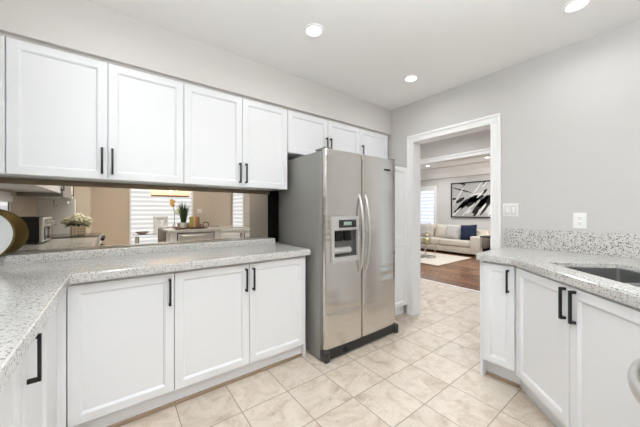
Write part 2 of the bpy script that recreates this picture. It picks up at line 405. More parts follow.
# ------------------------------------------------------------------ cabinets
def door_mesh(F, u0, u1, z0, z1, n0, t=.020, fr=.046, rec=.012):
    g = G(); b = .002
    def ring(i, n): return [(u0+i, n, z0+i), (u1-i, n, z0+i), (u1-i, n, z1-i), (u0+i, n, z1-i)]
    loops = [ring(0, n0), ring(0, n0+t-b), ring(b, n0+t), ring(fr, n0+t), ring(fr+.004, n0+t-.004), ring(fr+.006, n0+t-.004), ring(fr+.011, n0+t-rec)]
    vs_ = [F.p(*p) for L in loops for p in L]; fs = [(3, 2, 1, 0)]
    for k in range(len(loops)-1):
        for i in range(4): j = (i+1) % 4; fs.append((4*k+i, 4*k+j, 4*k+4+j, 4*k+4+i))
    k = 4*(len(loops)-1); fs.append((k, k+1, k+2, k+3))
    return g.add(vs_, fs)
def handle(F, u, z0, z1, n, parent, d=.034, w_=.012):
    g = G().fbox(F, u-w_/2, u+w_/2, n+d-.010, n+d, z0, z1, .0015)
    for za in (z0, z1-.014): g.fbox(F, u-w_/2, u+w_/2, n-.001, n+d-.008, za, za+.014, .001)
    o = g.build('handle', 'black', parent); o['label'] = 'black bar pull'
def cabinet(name, label, F, w_, z0, z1, depth, doors, toe=0.0, u0=0.0, top=True, grp=None, toe_in=.08):
    """F lies on the carcass front; doors sit on it.  doors: (u0,u1,z0,z1,(handle_u,hz0,hz1)|None)"""
    c = F.p(u0+w_/2, -depth/2, z0)
    t = thing(name, label, 'cabinet', c, grp)
    zb = z0+toe
    G().fbox(F, u0, u0+w_, -depth, 0, zb, z1, .001).build('body', 'white', t)
    if toe: G().fbox(F, u0, u0+w_, -depth, -toe_in, z0, zb).build('toe_kick', 'white', t)
    for a, b, c0, c1, h in doors:
        d = door_mesh(F, a, b, c0, c1, .001).build('door', 'white', t)
        if h: handle(F, h[0], h[1], h[2], .021, d)
    return t
FA = Fr((0, 2.226), (0, -1))                  # upper carcass front; door faces at 2.205
cabinet('upper_cabinet', 'white corner upper cabinet at the far left edge, only a sliver showing', FA, .383, 1.44, 2.19, .31, [(-.868, -.490, 1.436, 2.186, None)], u0=-.869)
cabinet('upper_cabinet', 'wide white two-door upper cabinet over the mirror, nearest the plate', FA, .881, 1.44, 2.19, .31,
        [(-.485, -.050, 1.436, 2.186, (-.076, 1.468, 1.633)), (-.046, .394, 1.436, 2.186, (-.024, 1.468, 1.633))], u0=-.4855)
cabinet('upper_cabinet', 'white two-door upper cabinet over the mirror, next to the refrigerator', FA, .884, 1.44, 2.19, .31,
        [(.398, .843, 1.436, 2.186, (.820, 1.468, 1.633)), (.847, 1.280, 1.436, 2.186, (.873, 1.468, 1.633))], u0=.3965)
cabinet('upper_cabinet', 'short white two-door cabinet directly above the refrigerator', FA, .961, 1.79, 2.19, .31,
        [(1.287, 1.768, 1.787, 2.186, (1.744, 1.83, 1.995)), (1.772, 2.243, 1.787, 2.186, (1.797, 1.83, 1.995))], u0=1.2835)
cabinet('upper_cabinet', 'short white single-door cabinet between the refrigerator top and the doorway wall', FA, .50, 1.79, 2.19, .31,
        [(2.247, 2.744, 1.787, 2.186, (2.278, 1.83, 1.995))], u0=2.2455)
# pantry
FP = Fr((0, 1.955), (0, -1))
p = cabinet('pantry_cabinet', 'narrow tall white pantry cabinet between the refrigerator and the doorway casing', FP, .475, 0, 1.755, .575,
        [(2.302, 2.766, .118, .874, None), (2.302, 2.766, .879, 1.750, None)], toe=.11, u0=2.297, toe_in=.03)
# base cabinets along the mirror counter
FB = Fr((0, 1.895), (0, -1))
cabinet('base_cabinet', 'wide white single-door base cabinet in the counter corner', FB, .489, 0, .868, .58,
        [(-.203, .281, .118, .846, (.257, .655, .817))], toe=.115, u0=-.2055, toe_in=.035)
t = cabinet('base_cabinet', 'white two-door base cabinet beside the refrigerator', FB, .992, 0, .868, .58,
        [(.285, .768, .118, .846, (.742, .655, .817)), (.772, 1.254, .118, .846, (.797, .655, .817))], toe=.115, u0=.2845, toe_in=.035)
G().fbox(FB, 1.2555, 1.276, -.5, .004, 0, .1148).build('end_panel', 'white', t)
# base cabinet on the stove wall, facing the room
FL = Fr((-.26, 0), (1, 0))
cabinet('base_cabinet', 'white base cabinet at the near left with a long black pull', FL, .96, 0, .868, .60,
        [(1.265, 1.665, .118, .846, (1.30, .655, .815)), (.716, 1.261, .118, .846, None)], toe=.115, u0=.712, toe_in=.06)
struct(G().box(-.26, -.241, 1.674, 1.874, .115, .866, .002).box(-.241, -.2075, 1.868, 1.895, .118, .866), 'trim_corner_filler', 'white')
struct(G().box(1.245, 1.318, 2.455, 2.538, .9155, 1.438), 'gap_shade', 'void')  # black block put in for the darkness of the gap beside the refrigerator
struct(G().box(-.205, 1.2545, 1.912, 1.9295, 0, .020, .002), 'toe_shade_strip', 'toe_shade')  # dark strip painted in for the shade along the cabinet toe
struct(G().box(2.222, 2.2435, .655, .864, 0, .020, .002), 'toe_shade_strip.001', 'toe_shade')
# uppers over the stove wall (seen in the mirror)
FU = Fr((-.54, 0), (1, 0))
cabinet('upper_cabinet', 'white upper cabinet on the stove wall, its bottom edge reflected in the mirror', FU, 1.17, 1.44, 2.19, .325,
        [(1.30, 1.885, 1.436, 2.186, None), (.722, 1.296, 1.436, 2.186, (.75, 1.468, 1.633))], u0=.72)
cabinet('upper_cabinet', 'small white upper cabinet beyond the range hood, reflected in the mirror', FU, .24, 1.41, 2.19, .325,
        [(-.297, -.068, 1.412, 2.186, (-.10, 1.44, 1.60))], u0=-.30)
cabinet('upper_cabinet', 'white cabinet above the range hood', FU, .765, 1.62, 2.19, .325,
        [(-.052, .325, 1.622, 2.186, (.30, 1.64, 1.78)), (.329, .710, 1.622, 2.186, (.355, 1.64, 1.78))], u0=-.055)
# right-hand base cabinets
FR = Fr((2.184, 0), (-1, 0))
t = cabinet('base_cabinet', 'narrow white base cabinet at the doorway end of the sink counter', FR, .215, 0, .868, .60,
        [(-.860, -.664, .135, .852, (-.700, .668, .826))], toe=.13, u0=-.865, toe_in=.06)
G().fbox(FR, -.888, -.8655, -.60, .006, 0, .868, .001).build('end_panel', 'white', t)
q = math.sqrt(.5)
FD = Fr((2.166, .650), (-q, q))               # diagonal sink front, x - y = 1.516
t = thing('sink_cabinet', 'white two-door diagonal corner cabinet under the sink', 'cabinet', (2.2, .1, 0))
G().prism([(2.166, .6495), (2.783, .6495), (2.783, -.62), (1.508, -.62), (1.508, -.008)], .13, .66).fbox(FD, 0, .93, -.02, 0, .66, .868).build('body', 'white', t)
G().prism([(2.24, .645), (2.783, .645), (2.783, -.62), (1.53, -.62), (1.53, -.06)], 0, .1298).build('toe_kick', 'white', t)
for a, b, hu in ((.030, .482, .458), (.488, .925, .522)):
    d = door_mesh(FD, a, b, .135, .852, .001).build('door', 'white', t)
    handle(FD, hu, .68, .842, .021, d, d=.028, w_=.014)
# peninsula
FN = Fr((0, -.022), (0, 1))
G_ = G()
t = thing('peninsula_panel', 'white end panel of the peninsula beside the dishwasher, reflected in the mirror', 'panel', (.76, -.3, 0))
G().box(.715, .795, -.60, .0, 0, .867, .002).build('panel', 'white', t)
G().box(.7955, 1.507, -.62, -.60, 0, .867, .002).build('back_panel', 'white', t)
t = thing('dishwasher', 'stainless dishwasher with bowed bar handle at the right edge of the photo', 'dishwasher', (1.15, -.3, 0))
G().box(.80, 1.40, -.598, -.03, .10, .862).build('body', 'dark_plastic', t)
d = G().box(.812, 1.388, -.028, -.006, .12, .852, .006).build('door', 'dw_steel', t)
G().box(.82, 1.38, -.56, -.07, 0, .098).build('toe_kick', 'dark_plastic', t)
pts = []
for i in range(25):
    s_ = i/24; x = .86+s_*.39; b = math.sin(PI*s_)**.55
    pts.append((x, -.006+.069*b, .815))
G().tube(pts, .0125, 12, 1.25).build('handle', 'handle_steel', d)
t = thing('base_cabinet', 'narrow white filler cabinet between the dishwasher and the sink corner', 'cabinet', (1.45, -.3, 0))
G().box(1.403, 1.506, -.598, -.006, .11, .866).build('body', 'white', t)

# ------------------------------------------------------------------ countertops
def slab(outer, holes, z0, z1, bev=.006, g=None):
    b = bmesh.new(); es = []; loops = []
    for L in [outer]+holes:
        vv = [b.verts.new((x, y, z1)) for x, y in L]; loops.append(vv)
        es += [b.edges.new((vv[i], vv[(i+1) % len(vv)])) for i in range(len(vv))]
    bmesh.ops.triangle_fill(b, use_beauty=True, use_dissolve=False, edges=es, normal=(0, 0, 1))
    bmesh.ops.dissolve_limit(b, angle_limit=.01, verts=b.verts[:], edges=[e for e in b.edges if not e.is_boundary]) if not holes else None
    r = bmesh.ops.extrude_face_region(b, geom=b.faces[:])
    for v in [x for x in r['geom'] if isinstance(x, bmesh.types.BMVert)]: v.co.z = z0
    bmesh.ops.recalc_face_normals(b, faces=b.faces[:])
    if bev:
        key = {(round(x, 5), round(y, 5)) for x, y in outer}
        ee = [e for e in b.edges if all(abs(v.co.z-z1) < 1e-5 and (round(v.co.x, 5), round(v.co.y, 5)) in key for v in e.verts) and e.calc_face_angle(0) > .8]
        bmesh.ops.bevel(b, geom=ee, offset=bev, segments=3, affect='EDGES', clamp_overlap=True)
    (g or G()).bm(b) if g else None
    return g if g else G().bm(b)
t = thing('countertop', 'speckled grey granite counter along the mirror with low backsplash', 'countertop', (.3, 2.1, .868))
slab([(1.282, 1.830), (1.282, 2.538), (XD, 2.538), (XD, .712), (-.186, .712), (-.186, 1.822)], [], .8685, .915).build('worktop', 'granite', t)
G().box(XD, 1.236, 2.365, 2.498, .9152, .966, .002).build('backsplash', 'granite', t)
t = thing('mirror', 'long bronze-tinted mirror between the counter and the upper cabinets', 'mirror', (.2, 2.52, .968))
G().box(XD, 1.238, 2.499, 2.537, .968, 1.439).build('glass', 'mirror', t)
G().box(XD, 1.238, 2.488, 2.4985, 1.402, 1.438, .002).build('top_channel', 'channel', t)
# sink counter
def ab(a, b): return ((a+b)*q, (a-b)*q)
def rrect(a0, a1, b0, b1, r, n=5):
    out = []
    for cx, cy, st in ((a1-r, b1-r, 0), (a0+r, b1-r, 1), (a0+r, b0+r, 2), (a1-r, b0+r, 3)):
        for i in range(n+1):
            an = PI/2*(st+i/n); out.append(ab(cx+r*math.cos(an), cy+r*math.sin(an)))
    return out
SA0, SA1, SB0, SB1 = 1.06, 1.835, 1.158, 1.545
t = thing('countertop', 'speckled grey granite counter around the sink with tall backsplash', 'countertop', (2.2, 0, .868))
OUT = [(2.787, .912), (2.170, .912), (2.142, .900), (2.131, .872), (2.131, .664), (1.488, .022), (.66, .022), (.66, -.66), (2.787, -.66)]
g = slab(OUT, [rrect(SA0, SA1, SB0, SB1, .018)], .8905, .915)
slab(OUT, [rrect(SA0-.06, SA1+.06, SB0-.05, SB1+.06, .03)], .8685, .8905, 0, g)
g.build('worktop', 'granite', t)
G().box(2.769, 2.788, -.66, .928, .9152, 1.076, .002).build('backsplash', 'granite_bold', t)
# sink
t = thing('sink', 'double-bowl stainless undermount sink in the granite corner counter', 'sink', (*ab(1.45, 1.35), .67))
def bowl(a0, a1):
    zt, zb = .890, .69
    L = [(rrect(a0-.012, a1+.012, SB0-.012, SB1+.012, .025), zt-.006), (rrect(a0-.012, a1+.012, SB0-.012, SB1+.012, .025), zt), (rrect(a0, a1, SB0, SB1, .018), zt), (rrect(a0+.004, a1-.004, SB0+.004, SB1-.004, .018), zb+.03), (rrect(a0+.03, a1-.03, SB0+.03, SB1-.03, .02), zb)]
    vs_ = []; fs = []; n = len(L[0][0])
    for pl_, z in L: vs_ += [(x, y, z) for x, y in pl_]
    for k in range(len(L)-1):
        for i in range(n): j = (i+1) % n; fs.append((k*n+i, k*n+j, k*n+n+j, k*n+n+i))
    fs.append(tuple(range((len(L)-1)*n, len(L)*n)))
    return G().add(vs_, fs)
for a0, a1 in ((1.462, SA1), (SA0, 1.436)):
    o = bowl(a0, a1).build('bowl', 'steel_dark', t)
    c = ab((a0+a1)/2, 1.36)
    G().lathe(c, [(0, .692), (.02, .692), (.04, .696), (.045, .6905), (.0, .6901)], 20).build('drain', 'chrome', o)

# ------------------------------------------------------------------ refrigerator
t = thing('refrigerator', 'stainless side-by-side refrigerator with ice dispenser and grey sides', 'refrigerator', (1.8, 2.1, 0))
G().box(1.328, 2.266, 1.762, 2.46, .012, 1.728, .004).build('body', 'fridge_side', t)
def yf(x): 
    s_ = (x-1.345)/(2.255-1.345)*2-1
    return 1.700+.016*s_*s_
def door_piece(g, x0, x1, z0, z1, rl=False, rr=False):
    n = 10; pts = []
    for i in range(n+1):
        x = x0+(x1-x0)*i/n; pts.append([x, yf(x)])
    if rl: pts = [[x0, yf(x0)+.014], [x0+.004, yf(x0)+.004]]+[[x0+.012, yf(x0+.012)]]+[p_ for p_ in pts if p_[0] > x0+.02]
    if rr: pts = [p_ for p_ in pts if p_[0] < x1-.02]+[[x1-.012, yf(x1-.012)], [x1-.004, yf(x1)+.004], [x1, yf(x1)+.014]]
    return g.prism(pts+[[x1, 1.756], [x0, 1.756]], z0, z1)
ZB, ZT, DX0, DX1, DZ0, DZ1 = .100, 1.742, 1.425, 1.700, .84, 1.075
g = G(); door_piece(g, 1.348, DX0, ZB, ZT, rl=True); door_piece(g, DX1, 1.756, ZB, ZT, rr=True); door_piece(g, DX0, DX1, ZB, DZ0); door_piece(g, DX0, DX1, DZ1, ZT)
fz = g.build('freezer_door', 'steel', t)
g = G(); door_piece(g, 1.766, 2.256, ZB, ZT, rl=True, rr=True); fd = g.build('fridge_door', 'steel', t)
def fhandle(x, par):
    pts = []
    for i in range(21):
        s_ = i/20; z = .675+s_*.705; b = math.sin(PI*s_)**.6
        pts.append((x, 1.708-.058*b, z))
    G().tube(pts, [.0095+.0025*math.sin(PI*i/20) for i in range(21)], 12, 1.0, up=(1, 0, 0)).build('handle', 'handle_steel', par)
fhandle(1.722, fz); fhandle(1.800, fd)
# ice and water dispenser
o = G().box(1.405, 1.43, 1.693, 1.715, .80, 1.185, .005).box(1.695, 1.715, 1.693, 1.715, .80, 1.185, .005).box(1.43, 1.695, 1.693, 1.715, .80, .845, .004).box(1.43, 1.695, 1.693, 1.715, 1.07, 1.185, .004).build('dispenser_frame', 'dispenser', fz)
G().box(1.42, 1.705, 1.752, 1.758, .83, 1.08).box(1.424, 1.428, 1.70, 1.752, .84, 1.075).box(1.697, 1.701, 1.70, 1.752, .84, 1.075).box(1.428, 1.697, 1.70, 1.752, .84, .846).build('dispenser_recess', 'recess', fz)
g = G()
for x in (1.50, 1.60): g.prism([(1.748, 1.06), (1.722, 1.06), (1.706, .985), (1.722, .975), (1.748, .99)], x-.035, x+.035, .003, tf=lambda c: (c[2], c[0], c[1]))
g.build('dispenser_paddle', 'dark_plastic', fz)
G().tube([(1.44, 1.73, .895), (1.63, 1.73, .895)], .028, 16).build('ice_chute', 'dispenser', fz)
o = G().box(1.475, 1.672, 1.687, 1.694, 1.092, 1.158, .002).build('control_panel', 'black_glass', fz)
G().box(1.525, 1.615, 1.6855, 1.688, 1.112, 1.142).build('display', 'lcd', fz)
G().box(2.075, 2.155, 1.6985, 1.708, 1.628, 1.642, .001).build('badge', 'dark_plastic', fd)
# kick grille
g = G().box(1.332, 2.262, 1.712, 1.76, .012, .088, .004)
for k in range(4): g.box(1.40, 2.22, 1.705, 1.715, .022+k*.016, .031+k*.016, .002)
gr = g.build('kick_grille', 'grille', t)
G().lathe((0, 0), [(0, -.006), (.022, -.006), (.026, .0), (.026, .012), (0, .012)], 20, tf=lambda v: (1.56+v[0], 1.700+v[2], .050+v[1])).build('filter_cap', 'rubber', t)
for x0, x1 in ((1.333, 1.385), (2.225, 2.28)): G().prism([(x0, 1.70), (x0+.012, 1.69), (x1-.012, 1.69), (x1, 1.70), (x1, 1.76), (x0, 1.76)], .004, .086, .004).build('roller_cover', 'grille', t)
for x0, x1 in ((1.352, 1.43), (2.17, 2.248)): G().box(x0, x1, 1.715, 1.86, 1.742, 1.758, .005).build('hinge_cover', 'fridge_side', t)

# ------------------------------------------------------------------ switch, outlet
def plate(name, label, cat, F, u, z, w_, h_, kind):
    t = thing(name, label, cat, F.p(u, 0, z))
    G().fbox(F, u-w_/2, u+w_/2, 0.0005, .006, z-h_/2, z+h_/2, .002).build('cover_plate', 'plastic_white', t)
    if kind == 'switch':
        for k in (-.024, .024):
            G().fbox(F, u+k-.0175, u+k+.0175, .006, .0075, z-.035, z+.035, .001).build('rocker_frame', 'switch_grey', t)
            G().fbox(F, u+k-.0145, u+k+.0145, .0065, .0105, z-.031, z+.031, .002).build('rocker', 'plastic_white', t)
    else:
        for k in (-.0195, .0195):
            r = G().fbox(F, u-.017, u+.017, .006, .008, z+k-.0145, z+k+.0145, .003).build('receptacle', 'plastic_white', t)
            g = G()
            for dx in (-.0065, .0065): g.fbox(F, u+dx-.0011, u+dx+.0011, .0078, .0083, z+k-.002, z+k+.007)
            g.fbox(F, u-.0024, u+.0024, .0078, .0083, z+k-.010, z+k-.0055).build('slots', 'rubber', r)
FW = Fr((XB, 0), (-1, 0))
plate('light_switch', 'white two-rocker wall switch between the doorway and the backsplash', 'switch', FW, -.885, 1.242, .118, .116, 'switch')
plate('power_outlet', 'white duplex power outlet on the wall above the tall backsplash', 'outlet', FW, -.437, 1.160, .074, .118, 'outlet')
plate('light_switch', 'pale wall switch on the warmly lit dining wall, reflected in the mirror', 'switch', Fr((0, -3.1), (0, 1)), -1.85, 1.23, .118, .116, 'switch')

# ------------------------------------------------------------------ things on the left counter
t = thing('decorative_plate', 'round white plate with gold rim standing upright by the mirror', 'plate', (-.643, 2.34, .93))
pc = Vector((-.646, 2.370, 1.084)); tl = math.radians(15)
def ptf(v):   # disc axis along z -> facing -y, leaning back
    x, y, z = v
    return (pc.x+x, pc.y-z*math.cos(tl)+y*math.sin(tl), pc.z+y*math.cos(tl)+z*math.sin(tl))
prof = [(0, .004), (.10, .004), (.112, .007), (.150, .022), (.158, .024)]
G().lathe((0, 0), prof+[(.158, .022), (.112, .003), (.10, .0), (0, .0)], 56, tf=ptf).build('dish', 'ceramic', t)
G().lathe((0, 0), [(.1575, .0245), (.164, .027), (.167, .024), (.160, .016), (.114, -.001), (.10, -.004), (0, -.004), (0, -.001), (.10, -.0006), (.1135, .0026), (.158, .0215)], 56, tf=ptf).build('gold_back', 'gold_dark', t)
t = thing('plate_stand', 'small wooden easel under the round white plate', 'stand', (-.65, 2.34, .916))
g = G()
for x in (-.715, -.60): g.tube([(x, 2.285, .957), (x, 2.292, .923), (x, 2.357, .923)], .006, 8)
g.tube([(-.715, 2.357, .923), (-.6575, 2.357, .94), (-.60, 2.357, .923)], .006, 8).tube([(-.715, 2.34, .923), (-.60, 2.34, .923)], .006, 8)
g.build('easel', 'brown', t)
# toaster oven
t = thing('toaster_oven', 'black toaster oven with steel front and knobs, reflected in the mirror', 'toaster oven', (-.72, 1.0, .916))
G().box(-.85, -.60, .84, 1.30, .93, 1.175, .012).build('body', 'dark_plastic', t)
fr_ = G().box(-.60, -.575, .84, 1.30, .93, 1.17, .004).build('front_panel', 'steel_trim', t)
G().box(-.576, -.568, .90, 1.24, .95, 1.08, .003).build('door_glass', 'black_glass', t)
G().tube([(-.57, .92, 1.088), (-.535, .93, 1.088), (-.535, 1.21, 1.088), (-.57, 1.22, 1.088)], .009, 8).build('handle', 'chrome', t)
for y in (.92, 1.07, 1.22): G().lathe((0, 0), [(0, 0), (.023, 0), (.020, .030), (0, .032)], 16, tf=lambda v: (-.576+v[2], y+v[0], 1.132+v[1])).build('knob', 'chrome', t)
for x in (-.83, -.62):
    for y in (.86, 1.28): G().cyl((x, y), .012, .9155, .931, 10).build('foot', 'rubber', t)
# range
t = thing('range_stove', 'black glass-top range with front knobs, reflected in the mirror', 'stove', (-.5, .33, 0))
G().box(-.86, -.20, -.055, .706, .05, .900, .003).build('body', 'steel_trim', t)
G().box(-.865, -.185, -.058, .708, .9005, .921, .005).build('cooktop', 'black_glass', t)
G().box(-.20, -.172, -.055, .706, .80, .897, .005).build('control_panel', 'steel_trim', t)
for y in (.02, .12, .22, .32, .42):
    G().lathe((0, 0), [(0, 0), (.021, 0), (.019, .03), (.015, .034), (0, .034)], 16, tf=lambda v: (-.171+v[2], y+v[0], .862+v[1])).build('knob', 'dark_plastic', t)
G().box(-.20, -.178, -.05, .70, .18, .785, .005).build('oven_door', 'black_glass', t)
G().tube([(-.178, .02, .755), (-.14, .03, .755), (-.14, .62, .755), (-.178, .63, .755)], .010, 10).build('oven_handle', 'chrome', t)
for x in (-.82, -.24):
    for y in (-.02, .67): G().cyl((x, y), .02, 0, .052, 10).build('foot', 'rubber', t)
# range hood
t = thing('range_hood', 'slim grey under-cabinet range hood, reflected in the mirror', 'range hood', (-.69, .33, 1.40))
G().prism([(XD+.002, 1.618), (-.52, 1.618), (-.50, 1.43), (-.50, 1.398), (XD+.002, 1.398)], -.054, .706, .003, tf=lambda c: (c[0], c[2], c[1])).build('body', 'hood', t)
G().box(-.84, -.56, .0, .65, 1.392, 1.3985, .001).build('filter', 'steel_trim', t)
# hooks on stub
for k, (x, l) in enumerate(((-.70, .09), (-.56, .045))):
    tag(G().tube([(x, -.197, 1.385), (x, -.185, 1.38), (x, -.18, 1.385-l*.6), (x+.01, -.172, 1.385-l), (x+.035, -.16, 1.385-l+.012), (x+.04, -.158, 1.385-l+.03)], .006, 8).build('wall_hook', 'chrome'),
        'larger curved wall hook under the small upper cabinet in the mirror' if k == 0 else 'smaller wall hook under the small upper cabinet in the mirror', 'hook')
# hydrangea vase on the cooktop
rnd = random.Random(4)
vx, vy = -.41, .26
t = thing('flower_vase', 'square gridded glass vase of pale hydrangeas on the cooktop, reflected', 'vase', (vx, vy, .9215))
G().box(vx-.065, vx+.065, vy-.065, vy+.065, .9215, 1.035, .006).build('vase', 'glass', t)
g = G()
for s1 in (-.067, .067):
    for k in range(5):
        a = -.064+k*.032
        g.box(vx+a-.003, vx+a+.003, vy+s1-.002, vy+s1+.002, .922, 1.035).box(vx+s1-.002, vx+s1+.002, vy+a-.003, vy+a+.003, .922, 1.035)
    for k in range(4):
        z = .928+k*.034
        g.box(vx-.067, vx+.067, vy+s1-.002, vy+s1+.002, z-.003, z+.003).box(vx+s1-.002, vx+s1+.002, vy-.067, vy+.067, z-.003, z+.003)
g.build('grid_cage', 'gold', t)
for (dx, dy, dz, r) in ((-.085, .0, 1.10, .068), (.085, .02, 1.10, .07), (.0, .06, 1.12, .075), (.01, -.06, 1.11, .068), (0, 0, 1.155, .06)):
    g = G()
    for k in range(70):
        th = rnd.uniform(0, 2*PI); ph = math.acos(rnd.uniform(-.5, 1)); R_ = r*rnd.uniform(.85, 1.05)
        c = (vx+dx+R_*math.sin(ph)*math.cos(th), vy+dy+R_*math.sin(ph)*math.sin(th), dz+.85*R_*math.cos(ph))
        g.sphere(c, .014, 6, 4, (1, 1, .7))
    g.sphere((vx+dx, vy+dy, dz), r*.86, 12, 8)
    g.build('blossom', 'petal', t)
g = G()
for k in range(16):
    th = 2*PI*k/16+rnd.uniform(-.2, .2); c0 = Vector((vx+.05*math.cos(th), vy+.05*math.sin(th), 1.035))
    tip = c0+Vector((.10*math.cos(th), .10*math.sin(th), rnd.uniform(-.03, .03))); s_ = Vector((-math.sin(th), math.cos(th), 0))*.025; md = (c0+tip)/2+Vector((0, 0, .02))
    g.add([c0, md+s_, tip, md-s_, md+Vector((0, 0, .006))], [(0, 1, 4), (1, 2, 4), (2, 3, 4), (3, 0, 4)])
g.build('leaves', 'leaf', t)

# ------------------------------------------------------------------ on the peninsula (reflected)
t = tag(G().prism([(.80, -.42), (1.27, -.42), (1.27, -.20), (.80, -.20)], .9155, .930, .004).box(.80, 1.27, -.43, -.42, .9155, .945, .003).box(.80, 1.27, -.20, -.19, .9155, .945, .003).build('serving_tray', 'tray'), 'dark wooden tray on the peninsula under the plant and books', 'tray')
t = thing('potted_grass', 'tall green grass plant in a small white pot on the tray', 'plant', (.945, -.31, .931))
G().lathe((.945, -.31), [(0, .931), (.042, .931), (.058, 1.03), (.052, 1.03), (.048, 1.01), (0, 1.01)], 24).build('pot', 'pot', t)
g = G(); rnd = random.Random(7)
for k in range(190):
    th = rnd.uniform(0, 2*PI); r0 = rnd.uniform(0, .04); h_ = rnd.uniform(.22, .44); ln = rnd.uniform(.01, .13)
    b0 = Vector((.945+r0*math.cos(th), -.31+r0*math.sin(th), 1.005)); sd = Vector((-math.sin(th), math.cos(th), 0))*.005; out = Vector((math.cos(th), math.sin(th), 0))
    m1 = b0+out*ln*.35+Vector((0, 0, h_*.6)); tp = b0+out*ln*1.15+Vector((0, 0, h_*(1-ln)))
    g.add([b0-sd, b0+sd, m1+sd, m1-sd, tp], [(0, 1, 2, 3), (3, 2, 4)])
g.build('grass_blades', 'grass', t)
def book(x0, x1, m, z1, label, y0=-.37, y1=-.25):
    t = thing('book', label, 'book', ((x0+x1)/2, (y0+y1)/2, .931), 'books on the peninsula tray')
    G().box(x0, x1, y0, y1, .931, z1, .002).build('cover', m, t)
    G().box(x0+.004, x1-.004, y0-.001, y1-.006, z1-.003, z1+.0012).build('pages', 'paper', t)
book(1.055, 1.098, 'book_olive', 1.135, 'mustard yellow upright book nearest the grass plant on the tray')
book(1.100, 1.130, 'book_cream', 1.132, 'cream upright book between the yellow and orange books')
book(1.132, 1.165, 'book_orange', 1.138, 'orange upright book in the middle of the row on the tray')
book(1.167, 1.205, 'book_grey', 1.130, 'dark grey upright book at the end of the row on the tray')
t = tag(G().lathe((1.225, -.28), [(0, .931), (.018, .931), (.02, .97), (.012, .985), (.008, 1.005), (0, 1.005)], 16).build('small_bottle', 'brown'), 'small dark brown bottle beside the grey book', 'bottle')
ring = [(1.285, -.31+.0*i, 0) for i in range(1)]
t = tag(G().tube([(1.268+.055+.045*math.cos(2*PI*i/20), -.30+.02*math.cos(2*PI*i/20), .978+.05*math.sin(2*PI*i/20)) for i in range(20)], .012, 10, closed=True).build('ring_ornament', 'brown'), 'brown clay ring ornament standing past the end of the tray', 'ornament')

# ------------------------------------------------------------------ dining area (reflected)
t = thing('dining_table', 'glass-topped dining table with chrome legs in front of the wide blind', 'table', (.98, -1.8, 0))
G().box(.25, 1.70, -2.25, -1.35, .738, .75, .003).build('tabletop', 'glass', t)
for x in (.33, 1.62):
    for y in (-2.17, -1.43): G().tube([(x, y, 0), (x, y, .7375)], .022, 12).build('leg', 'chrome', t)
t = tag(G().lathe((.42, -1.75), [(0, .751), (.05, .751), (.10, .775), (.13, .80), (.125, .802), (.09, .782), (0, .762)], 24).build('bowl', 'chair_fabric'), 'shallow grey bowl on the near corner of the glass dining table', 'bowl')
def chair(x, y, ang, label):
    t = thing('dining_chair', label, 'chair', (x, y, 0), 'dining chairs')
    ca, sa = math.cos(ang), math.sin(ang)
    tf = lambda c: (x+c[0]*ca-c[1]*sa, y+c[0]*sa+c[1]*ca, c[2])
    G().box(-.22, .22, -.22, .22, .42, .50, .025, 3, tf=tf).build('seat', 'chair_fabric', t)
    b = G().box(-.22, .22, .18, .25, .50, .93, .025, 3, tf=lambda c: tf((c[0], c[1]+(c[2]-.5)*.12, c[2]))); b.build('backrest', 'chair_fabric', t)
    for dx in (-.18, .18):
        for dy in (-.18, .18): G().tube([tf((dx, dy, .425)), tf((dx*1.1, dy*1.1, 0))], [.018, .012], 8).build('leg', 'tray', t)
chair(.83, -1.12, 0, 'grey upholstered dining chair behind the end of the peninsula, seen in the mirror')
chair(1.50, -1.06, 0, 'grey upholstered dining chair on the peninsula side of the glass table near the refrigerator reflection')
chair(1.45, -2.42, PI, 'grey upholstered dining chair by the window side of the glass table')
t = thing('lantern', 'white framed lantern standing on the glass dining table', 'lantern', (.72, -1.5, .7505))
lx, ly = .73, -1.52
g = G()
for dx in (-.11, .11):
    for dy in (-.11, .11): g.box(lx+dx-.012, lx+dx+.012, ly+dy-.012, ly+dy+.012, .751, 1.12)
for z in (.751, 1.10): g.box(lx-.122, lx+.122, ly-.122, ly+.122, z, z+.03, .003)
for sgn in (-1, 1):
    for s1 in (-.11, .11): g.tube([(lx-sgn*.11, ly+s1, .78), (lx+sgn*.11, ly+s1, 1.10)], .006, 6)
g.build('frame', 'trim', t)
G().box(lx-.10, lx+.10, ly-.10, ly+.10, .782, 1.098).build('pane', 'plastic_white', t)
t = thing('orchid', 'orange flowers on a thin stem in a white vase beside the lantern', 'flower', (1.02, -1.62, .7505))
ox, oy = 1.0, -1.62
G().lathe((ox, oy), [(0, .751), (.045, .751), (.06, .84), (.03, .95), (.025, .95), (0, .90)], 20).build('vase', 'pot', t)
G().tube([(ox, oy, .90), (ox+.005, oy, 1.15), (ox-.02, oy, 1.35), (ox-.05, oy, 1.47)], .006, 8).build('stem', 'leaf', t)
for k, (dx, dz) in enumerate(((-.05, 1.46), (-.015, 1.44), (-.055, 1.40), (-.03, 1.36), (.06, 1.24), (.03, 1.21), (.075, 1.20))):
    g = G()
    for j in range(5):
        a = 2*PI*j/5+k; g.sphere((ox+dx+.022*math.cos(a), oy+.01*(k % 3)+.006*math.sin(3*a), dz+.022*math.sin(a)), .02, 8, 5, (1, .35, 1))
    g.build('blossom', 'orange_petal' if k < 4 else 'petal', t)
